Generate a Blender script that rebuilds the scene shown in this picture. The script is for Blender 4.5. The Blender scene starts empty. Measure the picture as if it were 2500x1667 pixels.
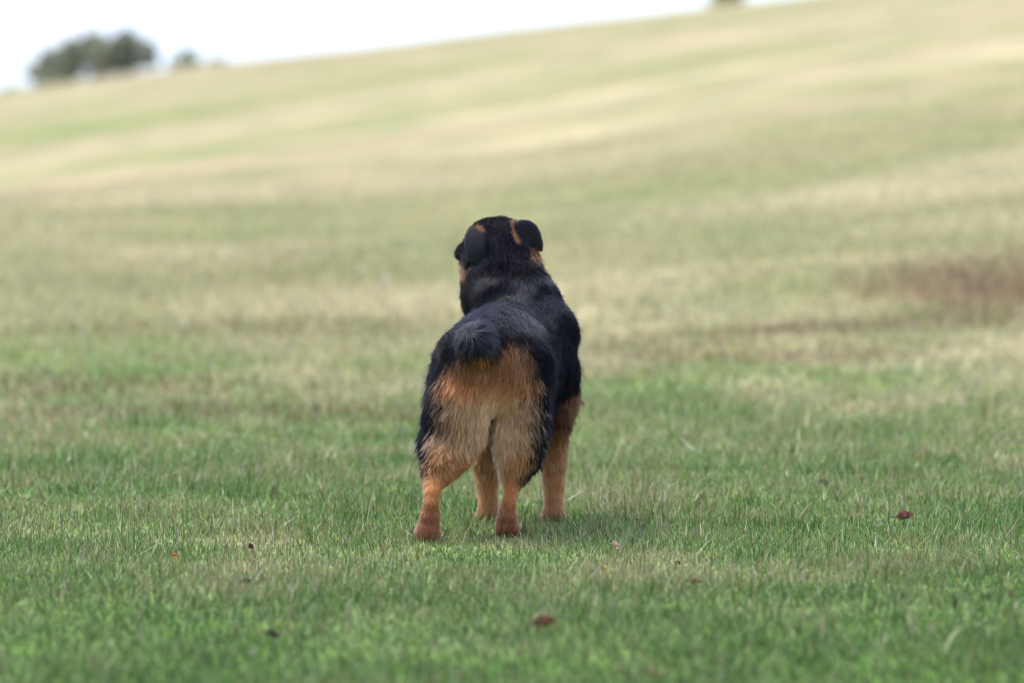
import bpy, math, random
import numpy as np
from mathutils import Vector

random.seed(7)
rng = np.random.default_rng(11)
SC = bpy.context.scene
COL = SC.collection

# ------------------------------------------------------------------ camera
CAM_D, CAM_H = 6.5, 0.55
cam_data = bpy.data.cameras.new('camera')
cam = bpy.data.objects.new('camera', cam_data)
COL.objects.link(cam)
cam.location = (0, -CAM_D, CAM_H)
cam.rotation_euler = (math.radians(90) - 0.0324, 0, 0)
cam_data.sensor_width = 36.0
cam_data.lens = 135.7
cam_data.clip_start = 0.1
cam_data.clip_end = 5000
cam_data.dof.use_dof = True
cam_data.dof.focus_distance = 6.58
cam_data.dof.aperture_fstop = 3.6
SC.camera = cam

# ------------------------------------------------------------------ sky: thin bright overcast
SUN_EL, SUN_AZ = math.radians(60), math.radians(-66)      # azimuth from +y, negative = left
world = bpy.data.worlds.new('World')
SC.world = world
world.use_nodes = True
nt = world.node_tree
nt.nodes.clear()
wo = nt.nodes.new('ShaderNodeOutputWorld')
bg = nt.nodes.new('ShaderNodeBackground')
sky = nt.nodes.new('ShaderNodeTexSky')
sky.sky_type = 'NISHITA'
sky.sun_disc = False
sky.sun_elevation = SUN_EL
sky.sun_rotation = SUN_AZ
sky.dust_density = 3.0
sky.altitude = 200
mixw = nt.nodes.new('ShaderNodeMix')
mixw.data_type = 'RGBA'
mixw.inputs[0].default_value = 0.72                        # cloud veil over the blue
# an overcast sky is brighter overhead than at the horizon (CIE overcast law, softened)
tcw = nt.nodes.new('ShaderNodeTexCoord')
sep = nt.nodes.new('ShaderNodeSeparateXYZ')
nt.links.new(tcw.outputs['Generated'], sep.inputs[0])
mr = nt.nodes.new('ShaderNodeMapRange')
mr.inputs['From Min'].default_value = 0.0
mr.inputs['From Max'].default_value = 1.0
mr.inputs['To Min'].default_value = 0.75
mr.inputs['To Max'].default_value = 1.40
nt.links.new(sep.outputs['Z'], mr.inputs['Value'])
veil = nt.nodes.new('ShaderNodeVectorMath')
veil.operation = 'SCALE'
veil.inputs[0].default_value = (7.8, 9.0, 11.4)
nt.links.new(mr.outputs[0], veil.inputs['Scale'])
nt.links.new(veil.outputs[0], mixw.inputs[7])
nt.links.new(sky.outputs[0], mixw.inputs[6])
nt.links.new(mixw.outputs[2], bg.inputs[0])
bg.inputs[1].default_value = 0.082
nt.links.new(bg.outputs[0], wo.inputs[0])

# ------------------------------------------------------------------ sun, veiled by the cloud
sl = bpy.data.lights.new('sun', 'SUN')
sl.energy = 2.2
sl.angle = math.radians(20)
sl.color = (1.0, 0.95, 0.87)
sun = bpy.data.objects.new('sun', sl)
COL.objects.link(sun)
sd = Vector((math.sin(SUN_AZ) * math.cos(SUN_EL), math.cos(SUN_AZ) * math.cos(SUN_EL), math.sin(SUN_EL)))
sun.rotation_euler = sd.to_track_quat('Z', 'Y').to_euler()

# ------------------------------------------------------------------ exposure
vs = SC.view_settings
vs.view_transform = 'Standard'
vs.look = 'None'
vs.gamma = 1.0
vs.exposure = 1.5
vs.use_curve_mapping = False
SC.cycles.use_denoising = True
SC.cycles.denoising_prefilter = 'ACCURATE'
SC.cycles.denoising_input_passes = 'RGB_ALBEDO_NORMAL'
SC.cycles.filter_width = 1.2
SC.cycles.sample_clamp_indirect = 4.0
SC.cycles.max_bounces = 8
SC.cycles.transparent_max_bounces = 8

# ------------------------------------------------------------------ helpers
def smooth(a, b, x):
    t = np.clip((x - a) / (b - a), 0, 1)
    return t * t * (3 - 2 * t)

_lat = rng.random((64, 64, 64)).astype(np.float32)

def vnoise3(p, scale, off=0.0):
    """smooth 3-D value noise in 0..1; p is (N,3) in metres, scale the cell size"""
    q = p / scale + off
    i = np.floor(q).astype(np.int64)
    f = (q - i).astype(np.float32)
    f = f * f * (3 - 2 * f)
    i0, i1 = i & 63, (i + 1) & 63
    r = 0
    for dx in (0, 1):
        wx = f[:, 0] if dx else 1 - f[:, 0]
        ix = i1[:, 0] if dx else i0[:, 0]
        for dy in (0, 1):
            wy = f[:, 1] if dy else 1 - f[:, 1]
            iy = i1[:, 1] if dy else i0[:, 1]
            for dz in (0, 1):
                wz = f[:, 2] if dz else 1 - f[:, 2]
                iz = i1[:, 2] if dz else i0[:, 2]
                r = r + wx * wy * wz * _lat[ix, iy, iz]
    return r

def vnoise2(x, y, scale, off=0.0):
    p = np.stack([x, y, np.full_like(x, 0.37 * scale)], 1)
    return vnoise3(p, scale, off)

def fbm2(x, y, scale, octv=3, off=0.0):
    s, a, t = 0, 1.0, 0
    for k in range(octv):
        s = s + a * vnoise2(x, y, scale / 2 ** k, off + 13.7 * k)
        t += a
        a *= 0.55
    return s / t

def softplus(t):
    return np.where(t > 30, t, np.log1p(np.exp(np.minimum(t, 30))))

def mesh_obj(name, verts, faces, mat, parent=None, smooth_shade=True):
    me = bpy.data.meshes.new(name)
    me.from_pydata([tuple(v) for v in verts], [], [tuple(f) for f in faces])
    me.update()
    if smooth_shade:
        me.polygons.foreach_set('use_smooth', [True] * len(me.polygons))
    me.materials.append(mat)
    o = bpy.data.objects.new(name, me)
    COL.objects.link(o)
    if parent:
        o.parent = parent
    return o

def mesh_np(name, V, loops, nper, mat, parent=None, smooth_shade=True):
    """V (N,3); loops flat vertex indices; nper polygon sizes array"""
    me = bpy.data.meshes.new(name)
    me.vertices.add(len(V))
    me.vertices.foreach_set('co', np.ascontiguousarray(V, dtype=np.float32).ravel())
    me.loops.add(len(loops))
    me.loops.foreach_set('vertex_index', np.ascontiguousarray(loops, dtype=np.int32))
    me.polygons.add(len(nper))
    starts = np.concatenate([[0], np.cumsum(nper)[:-1]]).astype(np.int32)
    me.polygons.foreach_set('loop_start', starts)
    me.polygons.foreach_set('use_smooth', np.full(len(nper), smooth_shade, dtype=bool))
    me.update(calc_edges=True)
    me.validate()
    me.materials.append(mat)
    o = bpy.data.objects.new(name, me)
    COL.objects.link(o)
    if parent:
        o.parent = parent
    return o

def point_color(me, name, C):
    a = me.attributes.new(name, 'FLOAT_COLOR', 'POINT')
    c = np.ones((len(C), 4), dtype=np.float32)
    c[:, :3] = C
    a.data.foreach_set('color', c.ravel())

def tag(o, label=None, cat=None, group=None, kind=None):
    if label: o['label'] = label
    if cat: o['category'] = cat
    if group: o['group'] = group
    if kind: o['kind'] = kind
    return o

def empty(name, loc):
    o = bpy.data.objects.new(name, None)
    COL.objects.link(o)
    o.location = loc
    o.empty_display_size = 0.1
    return o

def new_mat(name):
    m = bpy.data.materials.new(name)
    m.use_nodes = True
    m.node_tree.nodes.clear()
    return m, m.node_tree.nodes, m.node_tree.links

# ------------------------------------------------------------------ materials
def leaf_like_material(name, attr, trans=0.3, rough=0.55, spec=0.35):
    m, N, L = new_mat(name)
    out = N.new('ShaderNodeOutputMaterial')
    at = N.new('ShaderNodeAttribute'); at.attribute_name = attr
    pb = N.new('ShaderNodeBsdfPrincipled')
    pb.inputs['Roughness'].default_value = rough
    pb.inputs['Specular IOR Level'].default_value = spec
    tr = N.new('ShaderNodeBsdfTranslucent')
    mx = N.new('ShaderNodeMixShader'); mx.inputs[0].default_value = trans
    L.new(at.outputs['Color'], pb.inputs['Base Color'])
    L.new(at.outputs['Color'], tr.inputs['Color'])
    L.new(pb.outputs[0], mx.inputs[1]); L.new(tr.outputs[0], mx.inputs[2])
    L.new(mx.outputs[0], out.inputs[0])
    return m

def plain_material(name, color, rough=0.7, spec=0.3, noise=0.25, scale=60.0):
    m, N, L = new_mat(name)
    out = N.new('ShaderNodeOutputMaterial')
    pb = N.new('ShaderNodeBsdfPrincipled')
    tc = N.new('ShaderNodeTexCoord')
    no = N.new('ShaderNodeTexNoise'); no.inputs['Scale'].default_value = scale
    no.inputs['Detail'].default_value = 4
    mx = N.new('ShaderNodeMix'); mx.data_type = 'RGBA'
    mx.inputs[6].default_value = tuple(c * (1 - noise) for c in color) + (1,)
    mx.inputs[7].default_value = tuple(min(1, c * (1 + noise)) for c in color) + (1,)
    L.new(tc.outputs['Object'], no.inputs['Vector'])
    L.new(no.outputs['Fac'], mx.inputs[0])
    L.new(mx.outputs[2], pb.inputs['Base Color'])
    pb.inputs['Roughness'].default_value = rough
    pb.inputs['Specular IOR Level'].default_value = spec
    L.new(pb.outputs[0], out.inputs[0])
    return m

def ground_material():
    m, N, L = new_mat('lawn_ground')
    out = N.new('ShaderNodeOutputMaterial')
    pb = N.new('ShaderNodeBsdfPrincipled')
    pb.inputs['Roughness'].default_value = 0.9
    pb.inputs['Specular IOR Level'].default_value = 0.1
    at = N.new('ShaderNodeAttribute'); at.attribute_name = 'turf_color'
    geo = N.new('ShaderNodeNewGeometry')
    n1 = N.new('ShaderNodeTexNoise'); n1.inputs['Scale'].default_value = 1.3
    n1.inputs['Detail'].default_value = 8; n1.inputs['Roughness'].default_value = 0.65
    n2 = N.new('ShaderNodeTexNoise'); n2.inputs['Scale'].default_value = 22
    n2.inputs['Detail'].default_value = 5
    L.new(geo.outputs['Position'], n1.inputs['Vector'])
    L.new(geo.outputs['Position'], n2.inputs['Vector'])
    ramp = N.new('ShaderNodeValToRGB')
    ramp.color_ramp.elements[0].position = 0.36; ramp.color_ramp.elements[0].color = (0.72, 0.80, 0.70, 1)
    ramp.color_ramp.elements[1].position = 0.66; ramp.color_ramp.elements[1].color = (1.24, 1.16, 1.12, 1)
    L.new(n1.outputs['Fac'], ramp.inputs[0])
    mul = N.new('ShaderNodeMix'); mul.data_type = 'RGBA'; mul.blend_type = 'MULTIPLY'
    mul.inputs[0].default_value = 1.0
    L.new(at.outputs['Color'], mul.inputs[6]); L.new(ramp.outputs[0], mul.inputs[7])
    L.new(mul.outputs[2], pb.inputs['Base Color'])
    bump = N.new('ShaderNodeBump'); bump.inputs['Strength'].default_value = 0.5
    bump.inputs['Distance'].default_value = 0.02
    L.new(n2.outputs['Fac'], bump.inputs['Height'])
    L.new(bump.outputs[0], pb.inputs['Normal'])
    L.new(pb.outputs[0], out.inputs[0])
    return m

# ------------------------------------------------------------------ terrain
HILL_S, HILL_Y0, HILL_W = 0.0587, 4.0, 2.5
CREST_Y, CREST_W, CREST_S = 112.0, 6.0, 0.036
Z_OFF = HILL_S * HILL_W * math.log1p(math.exp(-HILL_Y0 / HILL_W))

def ground_z(x, y):
    x = np.asarray(x, dtype=np.float64); y = np.asarray(y, dtype=np.float64)
    x, y = np.broadcast_arrays(x, y)
    shp = x.shape
    x = x.ravel(); y = y.ravel()
    z = HILL_S * HILL_W * softplus((y - HILL_Y0) / HILL_W) - Z_OFF
    z = z - (HILL_S - CREST_S + 0.0) * CREST_W * softplus((y - CREST_Y) / CREST_W)
    xe = 70 * np.tanh(x / 70)
    cross = 0.119 * smooth(2, 34, y)
    z = z + cross * xe + 0.06 * np.maximum(xe, 0) * smooth(3, 8, y) * (1 - smooth(18, 50, y))
    far = smooth(8, 40, y)
    z = z + far * 0.45 * (fbm2(x, y, 19.0, 2) - 0.5) * smooth(0, 1, 1.0 - 0.6 * smooth(85, 120, y))
    z = z + 0.10 * smooth(2, 9, y) * (fbm2(x, y, 4.5, 2, 5.0) - 0.5)
    nearw = 1 - smooth(0.25, 0.8, np.abs(y - 0.2))
    z = z + 0.035 * (1 - 0.8 * nearw) * (fbm2(x, y, 1.1, 2, 9.0) - 0.5)
    # level off far away and behind the camera
    z = np.where(y > 420, z - 0.03 * (y - 420), z)
    return z.reshape(shp)

GZ0 = float(ground_z(0.0, 0.2))

GREEN_D = np.array([0.055, 0.115, 0.034])
GREEN = np.array([0.098, 0.192, 0.035])
GREEN_L = np.array([0.185, 0.258, 0.078])
OLIVE = np.array([0.232, 0.228, 0.098])
STRAW = np.array([0.368, 0.318, 0.188])
PINKT = np.array([0.330, 0.240, 0.160])
BROWN = np.array([0.178, 0.116, 0.066])

def dryness(x, y):
    """0 fresh green .. 1 straw, as the turf is worn and dried out in patches"""
    d = y + CAM_D
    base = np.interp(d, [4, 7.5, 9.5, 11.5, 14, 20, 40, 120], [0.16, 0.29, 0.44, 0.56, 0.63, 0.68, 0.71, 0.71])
    n = (fbm2(x, y, 1.6, 3, 3.0) - 0.5) * 0.7 + (fbm2(x, y, 0.22, 2, 15.0) - 0.5) * 0.85 * (1 - smooth(10, 16, d))
    # mowing bands and the lie of the slope on the hill
    bx = x + 0.25 * y; 
    nb = (fbm2(bx * 0.4, y - 1.1 * x, 3.6, 3, 21.0) - 0.5) * 0.55 * smooth(9, 16, d)
    big = (fbm2(bx * 0.4, y - 2.0 * x, 14.0, 2, 31.0) - 0.5) * 0.5 * smooth(18, 40, d)
    return np.clip(base + n + nb + big, 0, 1)

def worn(x, y):
    """brown worn places in the turf"""
    w = smooth(0.44, 0.85, fbm2(x * 0.35 + 0.1 * y, y - 0.9 * x, 3.8, 3, 47.0)) * smooth(8, 11, y + CAM_D) * np.interp(y + CAM_D, [12, 22], [0.5, 0.75])
    wob = (fbm2(x, y, 0.5, 3, 61.0) - 0.5) * 1.6
    for cx, cy, rx, ry, am in ((1.78, 7.1, 0.55, 0.95, 1.0), (1.15, 6.0, 0.8, 0.24, 0.75), (0.75, 5.1, 0.45, 0.2, 0.6), (-1.1, 4.1, 0.55, 0.4, 0.45), (-0.75, 3.2, 0.9, 0.3, 0.4), (-0.9, 6.5, 0.9, 0.4, 0.35), (0.35, 5.6, 0.5, 0.3, 0.4)):
        g = 1 - np.sqrt(((x - cx) / rx) ** 2 + ((y - cy) / ry) ** 2) + wob
        w = np.maximum(w, am * smooth(-0.5, 0.6, g))
    return w

def turf_color(x, y):
    t = dryness(x, y)[:, None]
    br = worn(x, y)[:, None]
    k = [0.0, 0.3, 0.55, 0.8, 1.0]
    cols = np.stack([GREEN, GREEN_L, OLIVE * 1.1, STRAW, STRAW * 1.2])
    c = np.stack([np.interp(t[:, 0], k, cols[:, i]) for i in range(3)], 1)
    c = c * (1 - br) + br * (BROWN + (PINKT * 1.15 - BROWN) * smooth(15, 24, y + CAM_D)[:, None])
    return c * np.interp(y + CAM_D, [8, 12, 20, 50, 110], [0.80, 0.74, 0.66, 0.63, 0.60])[:, None]  # darkened with distance: blade self-shadow put into the turf colour

M_GROUND = ground_material()

def axis(n, near, far, lo_far=None):
    t = np.linspace(-1, 1, n)
    k = 7.0
    s = np.sinh(k * t) / np.sinh(k)
    return s * far

xs = axis(261, 0, 520)
ya = np.concatenate([-np.geomspace(60, 8.2, 26), np.arange(-8, 4, 0.06), np.geomspace(4.0, 150, 230), np.geomspace(153, 900, 60)])
ya = np.unique(np.round(ya, 4))
X, Y = np.meshgrid(xs, ya)
Zg = ground_z(X, Y)
V = np.stack([X.ravel(), Y.ravel(), Zg.ravel()], 1)
nx, ny = len(xs), len(ya)
idx = np.arange(nx * ny).reshape(ny, nx)
Q = np.stack([idx[:-1, :-1], idx[:-1, 1:], idx[1:, 1:], idx[1:, :-1]], -1).reshape(-1, 4)
ground = mesh_np('ground', V, Q.ravel(), np.full(len(Q), 4), M_GROUND)
tag(ground, kind='structure')
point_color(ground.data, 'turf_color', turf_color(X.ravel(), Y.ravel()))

# ------------------------------------------------------------------ grass blades
M_GRASS = leaf_like_material('grass_blade', 'blade_color', trans=0.32)

def scatter(d0, d1, density, margin=0.35, spread=0.215, fade_in=0.0, fade_out=0.0):
    """points on the lawn between two distances from the camera, in a fan wider than the view"""
    ny_ = 400
    dd = np.linspace(d0, d1, ny_)
    w = 2 * (spread * dd + margin)
    area = np.trapezoid(w, dd) if hasattr(np, 'trapezoid') else np.trapz(w, dd)
    n = int(area * density)
    cdf = np.cumsum(w); cdf = cdf / cdf[-1]
    d = np.interp(rng.random(n), cdf, dd)
    x = (rng.random(n) * 2 - 1) * (spread * d + margin)
    keep = rng.random(n) < np.minimum(np.clip((d - d0) / (fade_in + 1e-6), 0, 1), np.clip((d1 - d) / (fade_out + 1e-6), 0, 1))
    keep &= rng.random(n) < np.clip((1 - np.abs(x) / (spread * d + margin)) / 0.18, 0, 1)      # thins out at the sides
    return x[keep], d[keep] - CAM_D

def blade_colors(x, y, n):
    t = dryness(x, y) + rng.normal(0, 0.22, n) * np.interp(y + CAM_D, [9, 14], [1.0, 0.6])
    r = rng.random(n)
    k = [-0.3, 0.05, 0.25, 0.5, 0.75, 1.0]
    cols = np.stack([GREEN_D, GREEN, GREEN_L, OLIVE * 1.05, STRAW * 1.0, STRAW * 1.25])
    c = np.stack([np.interp(t, k, cols[:, i]) for i in range(3)], 1)
    blue = (r < 0.12)[:, None]
    c = np.where(blue, c * np.array([0.85, 1.0, 1.35]), c)
    pale = ((r > 0.89) & (r < 0.95))[:, None]
    c = np.where(pale, np.array([0.40, 0.40, 0.26]), c)
    brn = (r > 0.95)[:, None]
    c = np.where(brn, np.array([0.24, 0.15, 0.085]), c)
    br = worn(x, y)
    isb = (rng.random(n) < br * 0.85)[:, None]
    c = np.where(isb, (BROWN + (PINKT - BROWN) * smooth(15, 24, y + CAM_D)[:, None]) * (0.5 + 0.9 * rng.random((n, 1))), c)
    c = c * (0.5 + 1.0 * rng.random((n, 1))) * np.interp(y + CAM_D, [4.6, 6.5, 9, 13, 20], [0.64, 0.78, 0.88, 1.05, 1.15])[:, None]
    return c

def make_grass(name, x, y, hmean, wmean, segs, lean=0.55, hs=0.35, stalk=False):
    n = len(x)
    tall = 0.48 + 1.05 * fbm2(x, y, 0.22, 2, 77.0)
    h = hmean * np.exp(rng.normal(0, hs, n)) * tall
    for fx_, fy_ in ((-0.142, 0.0), (-0.008, 0.10), (-0.04, 0.405), (0.07, 0.405)):          # trodden down under the paws
        h = h * (1 - 0.42 * np.exp(-(((x - fx_) / 0.045) ** 2 + ((y - fy_ + 0.02) / 0.07) ** 2)))
    w = wmean * np.exp(rng.normal(0, 0.35, n))
    weed = (rng.random(n) < 0.03) & (not stalk) & (segs < 3)
    w = np.where(weed, w * 2.6, w)
    h = np.where(weed, h * 0.75, h)
    az = rng.random(n) * 2 * np.pi
    ln = np.abs(rng.normal(0, lean, n))
    fx, fy = np.cos(az), np.sin(az)
    wa = rng.random(n) * np.pi
    sx, sy = np.cos(wa), np.sin(wa)
    z0 = ground_z(x, y) - 0.003
    C = blade_colors(x, y, n) if not stalk else np.array([0.36, 0.33, 0.20]) * (0.6 + 0.7 * rng.random((n, 1)))
    ts = np.linspace(0, 1, segs + 1)
    rows, cc = [], []
    for t in ts:
        bend = ln * h * t ** 1.7
        px, py = x + fx * bend, y + fy * bend
        pz = z0 + h * t * (1 - 0.22 * np.minimum(ln, 1.2) * t)
        ww = w * (1 - 0.75 * t ** 1.6) * 0.5
        if t < 1:
            rows.append(np.stack([px - sx * ww, py - sy * ww, pz], 1))
            rows.append(np.stack([px + sx * ww, py + sy * ww, pz], 1))
        else:
            rows.append(np.stack([px, py, pz], 1))
    P = np.stack(rows, 1)                                   # n, k, 3
    k = P.shape[1]
    base = (np.arange(n) * k)[:, None]
    loops, sizes = [], []
    polys = []
    for s in range(segs - 1):
        a = 2 * s
        polys.append(([a, a + 1, a + 3, a + 2], 4))
    polys.append(([2 * segs - 2, 2 * segs - 1, 2 * segs], 3))
    L_ = np.concatenate([base + np.array(p)[None] for p, _ in polys], 1)
    sz = np.tile(np.array([s for _, s in polys]), n)
    o = mesh_np(name, P.reshape(-1, 3), L_.ravel(), sz, M_GRASS, smooth_shade=True)
    point_color(o.data, 'blade_color', np.repeat(C, k, 0))
    return o

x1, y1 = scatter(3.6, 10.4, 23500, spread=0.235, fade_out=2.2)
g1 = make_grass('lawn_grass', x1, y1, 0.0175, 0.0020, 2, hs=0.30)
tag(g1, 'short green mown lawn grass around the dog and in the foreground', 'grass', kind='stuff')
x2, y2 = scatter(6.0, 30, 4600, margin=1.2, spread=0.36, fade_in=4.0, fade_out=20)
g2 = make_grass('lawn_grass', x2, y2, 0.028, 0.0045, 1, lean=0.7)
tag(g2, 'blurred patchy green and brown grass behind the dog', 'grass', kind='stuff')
# longer tufts left standing where the dog's paws press into the lawn and here and there beside
tx, ty = [], []
for cx, cy, nb_, sp_ in ((-0.142, -0.005, 40, 0.045), (-0.008, 0.085, 50, 0.045), (-0.04, 0.375, 90, 0.04), (0.07, 0.375, 90, 0.045)):
    tx.append(rng.normal(cx, sp_, nb_)); ty.append(rng.normal(cy - 0.015, sp_ * 0.8, nb_))
for k in range(170):
    cx = rng.uniform(-1.6, 1.6); cy = rng.uniform(-1.6, 3.2)
    nb_ = rng.integers(6, 26)
    tx.append(rng.normal(cx, 0.018, nb_)); ty.append(rng.normal(cy, 0.018, nb_))
tx = np.concatenate(tx); ty = np.concatenate(ty)
g5 = make_grass('grass_tuft', tx, ty, 0.027, 0.0026, 3, lean=0.5)
tag(g5, 'longer green grass tufts scattered in the lawn around the paws', 'grass', kind='stuff')
x4, y4 = scatter(6.2, 10.0, 22)
g4 = make_grass('grass_stalk', x4, y4, 0.058, 0.0011, 4, lean=0.5, hs=0.3, stalk=True)
tag(g4, 'thin straw coloured grass stalks standing above the lawn', 'grass', kind='stuff')

# ------------------------------------------------------------------ the dog
# Measured positions: a, b are hundredths of the dog's rear outline, y its depth; pt() turns them into metres.
PX = 0.0003738

def pt(a, b, y):
    s = (CAM_D + y) / CAM_D
    return np.array([(PX * a - 0.2069) * s, y, CAM_H - (b - 51.6) * PX * s])

def chain(lst):
    return [(pt(a, b, y), r) for a, b, y, r in lst]

TORSO = [
    chain([(452, 712, .100, .084), (520, 668, .235, .084), (576, 702, .350, .0855), (584, 745, .435, .076)]),
    chain([(590, 560, .410, .078), (552, 448, .435, .071), (508, 270, .497, .062), (490, 215, .520, .050)]),
    chain([(716, 600, .400, .045), (716, 760, .390, .044), (740, 880, .390, .034)]),
    chain([(640, 448, .430, .047), (690, 560, .410, .048)]),
    chain([(440, 610, .420, .045), (452, 760, .410, .048), (440, 900, .400, .036)]),
    chain([(520, 850, .230, .066), (560, 880, .330, .060)]),
]
HIND_L = chain([(374, 738, .105, .066), (340, 850, .085, .055), (314, 930, .085, .0505), (302, 1010, .090, .049), (268, 1090, .080, .041),
                (242, 1150, .062, .033), (218, 1205, .042, .0245), (198, 1255, .022, .0150), (193, 1300, .002, .0102),
                (189, 1345, -.004, .0112), (184, 1400, .002, .0142), (174, 1465, .010, .0180), (172, 1490, .030, .0200)])
HIND_L2 = chain([(345, 800, .13, .057), (264, 1000, .165, .037), (260, 1100, .110, .034)])
PAW_L = chain([(172, 1490, .030, .0200), (168, 1475, .062, .0180)])
HIND_R = chain([(560, 740, .125, .070), (586, 850, .110, .047), (588, 930, .108, .0415), (586, 1010, .110, .0405), (584, 1090, .115, .0365),
                (580, 1150, .118, .0315), (566, 1205, .110, .0245), (556, 1252, .102, .0150), (546, 1300, .088, .0102),
                (539, 1345, .083, .0112), (532, 1392, .088, .0142), (530, 1435, .098, .0172), (532, 1460, .116, .0195)])
HIND_R2 = chain([(590, 800, .17, .055), (610, 1000, .215, .036), (585, 1110, .150, .033)])
PAW_R = chain([(532, 1460, .116, .0195), (534, 1450, .148, .0175)])
FORE_L = chain([(440, 880, .400, .036), (432, 1060, .395, .0235), (432, 1150, .400, .0200), (441, 1240, .402, .0170), (445, 1335, .400, .0145),
                (446, 1385, .400, .0165), (447, 1412, .412, .0175)])
FORE_R = chain([(752, 880, .400, .036), (752, 990, .380, .0225), (741, 1080, .395, .0205), (740, 1160, .400, .0195), (741, 1255, .402, .0165), (741, 1330, .400, .0140),
                (742, 1385, .400, .0170), (743, 1412, .412, .0175)])
FPAW_L = chain([(447, 1412, .412, .0175), (446, 1400, .440, .0165)])
FPAW_R = chain([(743, 1412, .412, .0175), (740, 1400, .440, .0165)])
HEAD = [
    chain([(500, 172, .520, .047), (468, 172, .545, .047)]),
    chain([(400, 275, .535, .027), (430, 225, .545, .036)]),
    chain([(585, 235, .515, .030), (540, 210, .53, .040)]),
    chain([(430, 208, .575, .037), (376, 217, .612, .025), (338, 214, .638, .0165)]),
    chain([(425, 145, .585, .018), (395, 170, .600, .012)]),
    chain([(480, 330, .50, .060), (470, 420, .48, .060)]),
]
TAIL = chain([(402, 610, .030, .030), (392, 626, -.004, .0305), (394, 638, -.014, .0285)])

RES = 0.0042
gx = np.arange(-0.21, 0.21, RES, dtype=np.float32)
gy = np.arange(-0.09, 0.72, RES, dtype=np.float32)
gzv = np.arange(-0.012, 0.60, RES, dtype=np.float32)
GX, GY, GZ = np.meshgrid(gx, gy, gzv, indexing='ij')

def seg_sdf(A, ra, B, rb):
    ab = B - A
    L2 = float(ab @ ab) + 1e-12
    px, py, pz = GX - np.float32(A[0]), GY - np.float32(A[1]), GZ - np.float32(A[2])
    h = (px * np.float32(ab[0]) + py * np.float32(ab[1]) + pz * np.float32(ab[2])) / np.float32(L2)
    np.clip(h, 0, 1, out=h)
    px -= h * np.float32(ab[0]); py -= h * np.float32(ab[1]); pz -= h * np.float32(ab[2])
    return np.sqrt(px * px + py * py + pz * pz) - (np.float32(ra) + h * np.float32(rb - ra))

def smin(a, b, k):
    h = np.clip(0.5 + 0.5 * (b - a) / k, 0, 1)
    return b + (a - b) * h - k * h * (1 - h)

def chain_sdf(c, k=0.006):
    d = None
    for (A, ra), (B, rb) in zip(c[:-1], c[1:]):
        s = seg_sdf(A, ra, B, rb)
        d = s if d is None else smin(d, s, k)
    return d

def poly_ear(poly, plane, thick, bend):
    """drop ear: a flat outline with a rounded edge, set on a tilted and bent sheet.
    poly in outline units at depth y0; plane = (y0, dy/dx, dy/dz)"""
    y0, ax, az = plane
    pts = np.array([pt(a, b, y0) for a, b in poly])[:, [0, 2]]
    cx, cz = pts.mean(0)
    lo, hi = pts.min(0) - 0.03, pts.max(0) + 0.03
    ix = np.where((gx > lo[0]) & (gx < hi[0]))[0]; iz = np.where((gzv > lo[1]) & (gzv < hi[1]))[0]
    sl_ = (slice(ix[0], ix[-1] + 1), slice(None), slice(iz[0], iz[-1] + 1))
    x2d, z2d = np.meshgrid(gx[ix], gzv[iz], indexing='ij')
    d = np.full(x2d.shape, 1e9); sgn = np.ones(x2d.shape)
    n = len(pts)
    j = n - 1
    for i in range(n):
        e = pts[j] - pts[i]
        wx, wz = x2d - pts[i, 0], z2d - pts[i, 1]
        t = np.clip((wx * e[0] + wz * e[1]) / (e @ e), 0, 1)
        d = np.minimum(d, (wx - e[0] * t) ** 2 + (wz - e[1] * t) ** 2)
        c1 = z2d >= pts[i, 1]; c2 = z2d < pts[j, 1]; c3 = e[0] * wz > e[1] * wx
        flip = (c1 & c2 & c3) | (~c1 & ~c2 & ~c3)
        sgn = np.where(flip, -sgn, sgn)
        j = i
    d2 = sgn * np.sqrt(d) + thick                       # inset for rounding
    ysheet = y0 + ax * (x2d - cx) + az * (z2d - cz) + bend * ((x2d - cx) ** 2 + (z2d - cz) ** 2)
    dn = (GY[sl_] - ysheet[:, None, :]) / math.sqrt(1 + ax * ax + az * az)
    q = np.maximum(d2, 0)[:, None, :]
    s = np.sqrt(q * q + dn * dn) - thick
    s = np.where(d2[:, None, :] < 0, np.maximum(np.abs(dn) - thick, np.minimum(d2[:, None, :], 0)), s)
    full = np.full(GX.shape, 1.0, dtype=np.float32)
    full[sl_] = s
    return full

d = None
for c in TORSO:
    s = chain_sdf(c, 0.02)
    d = s if d is None else smin(d, s, 0.035)
hl = smin(chain_sdf(HIND_L), chain_sdf(HIND_L2), 0.02)
hl = smin(hl, chain_sdf(PAW_L), 0.006)
hr = smin(chain_sdf(HIND_R), chain_sdf(HIND_R2), 0.02)
hr = smin(hr, chain_sdf(PAW_R), 0.006)
d = smin(d, smin(hl, hr, 0.004), 0.014)
fr = np.minimum(smin(chain_sdf(FORE_L), chain_sdf(FPAW_L), 0.008), smin(chain_sdf(FORE_R), chain_sdf(FPAW_R), 0.008))
d = smin(d, fr, 0.014)
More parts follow.
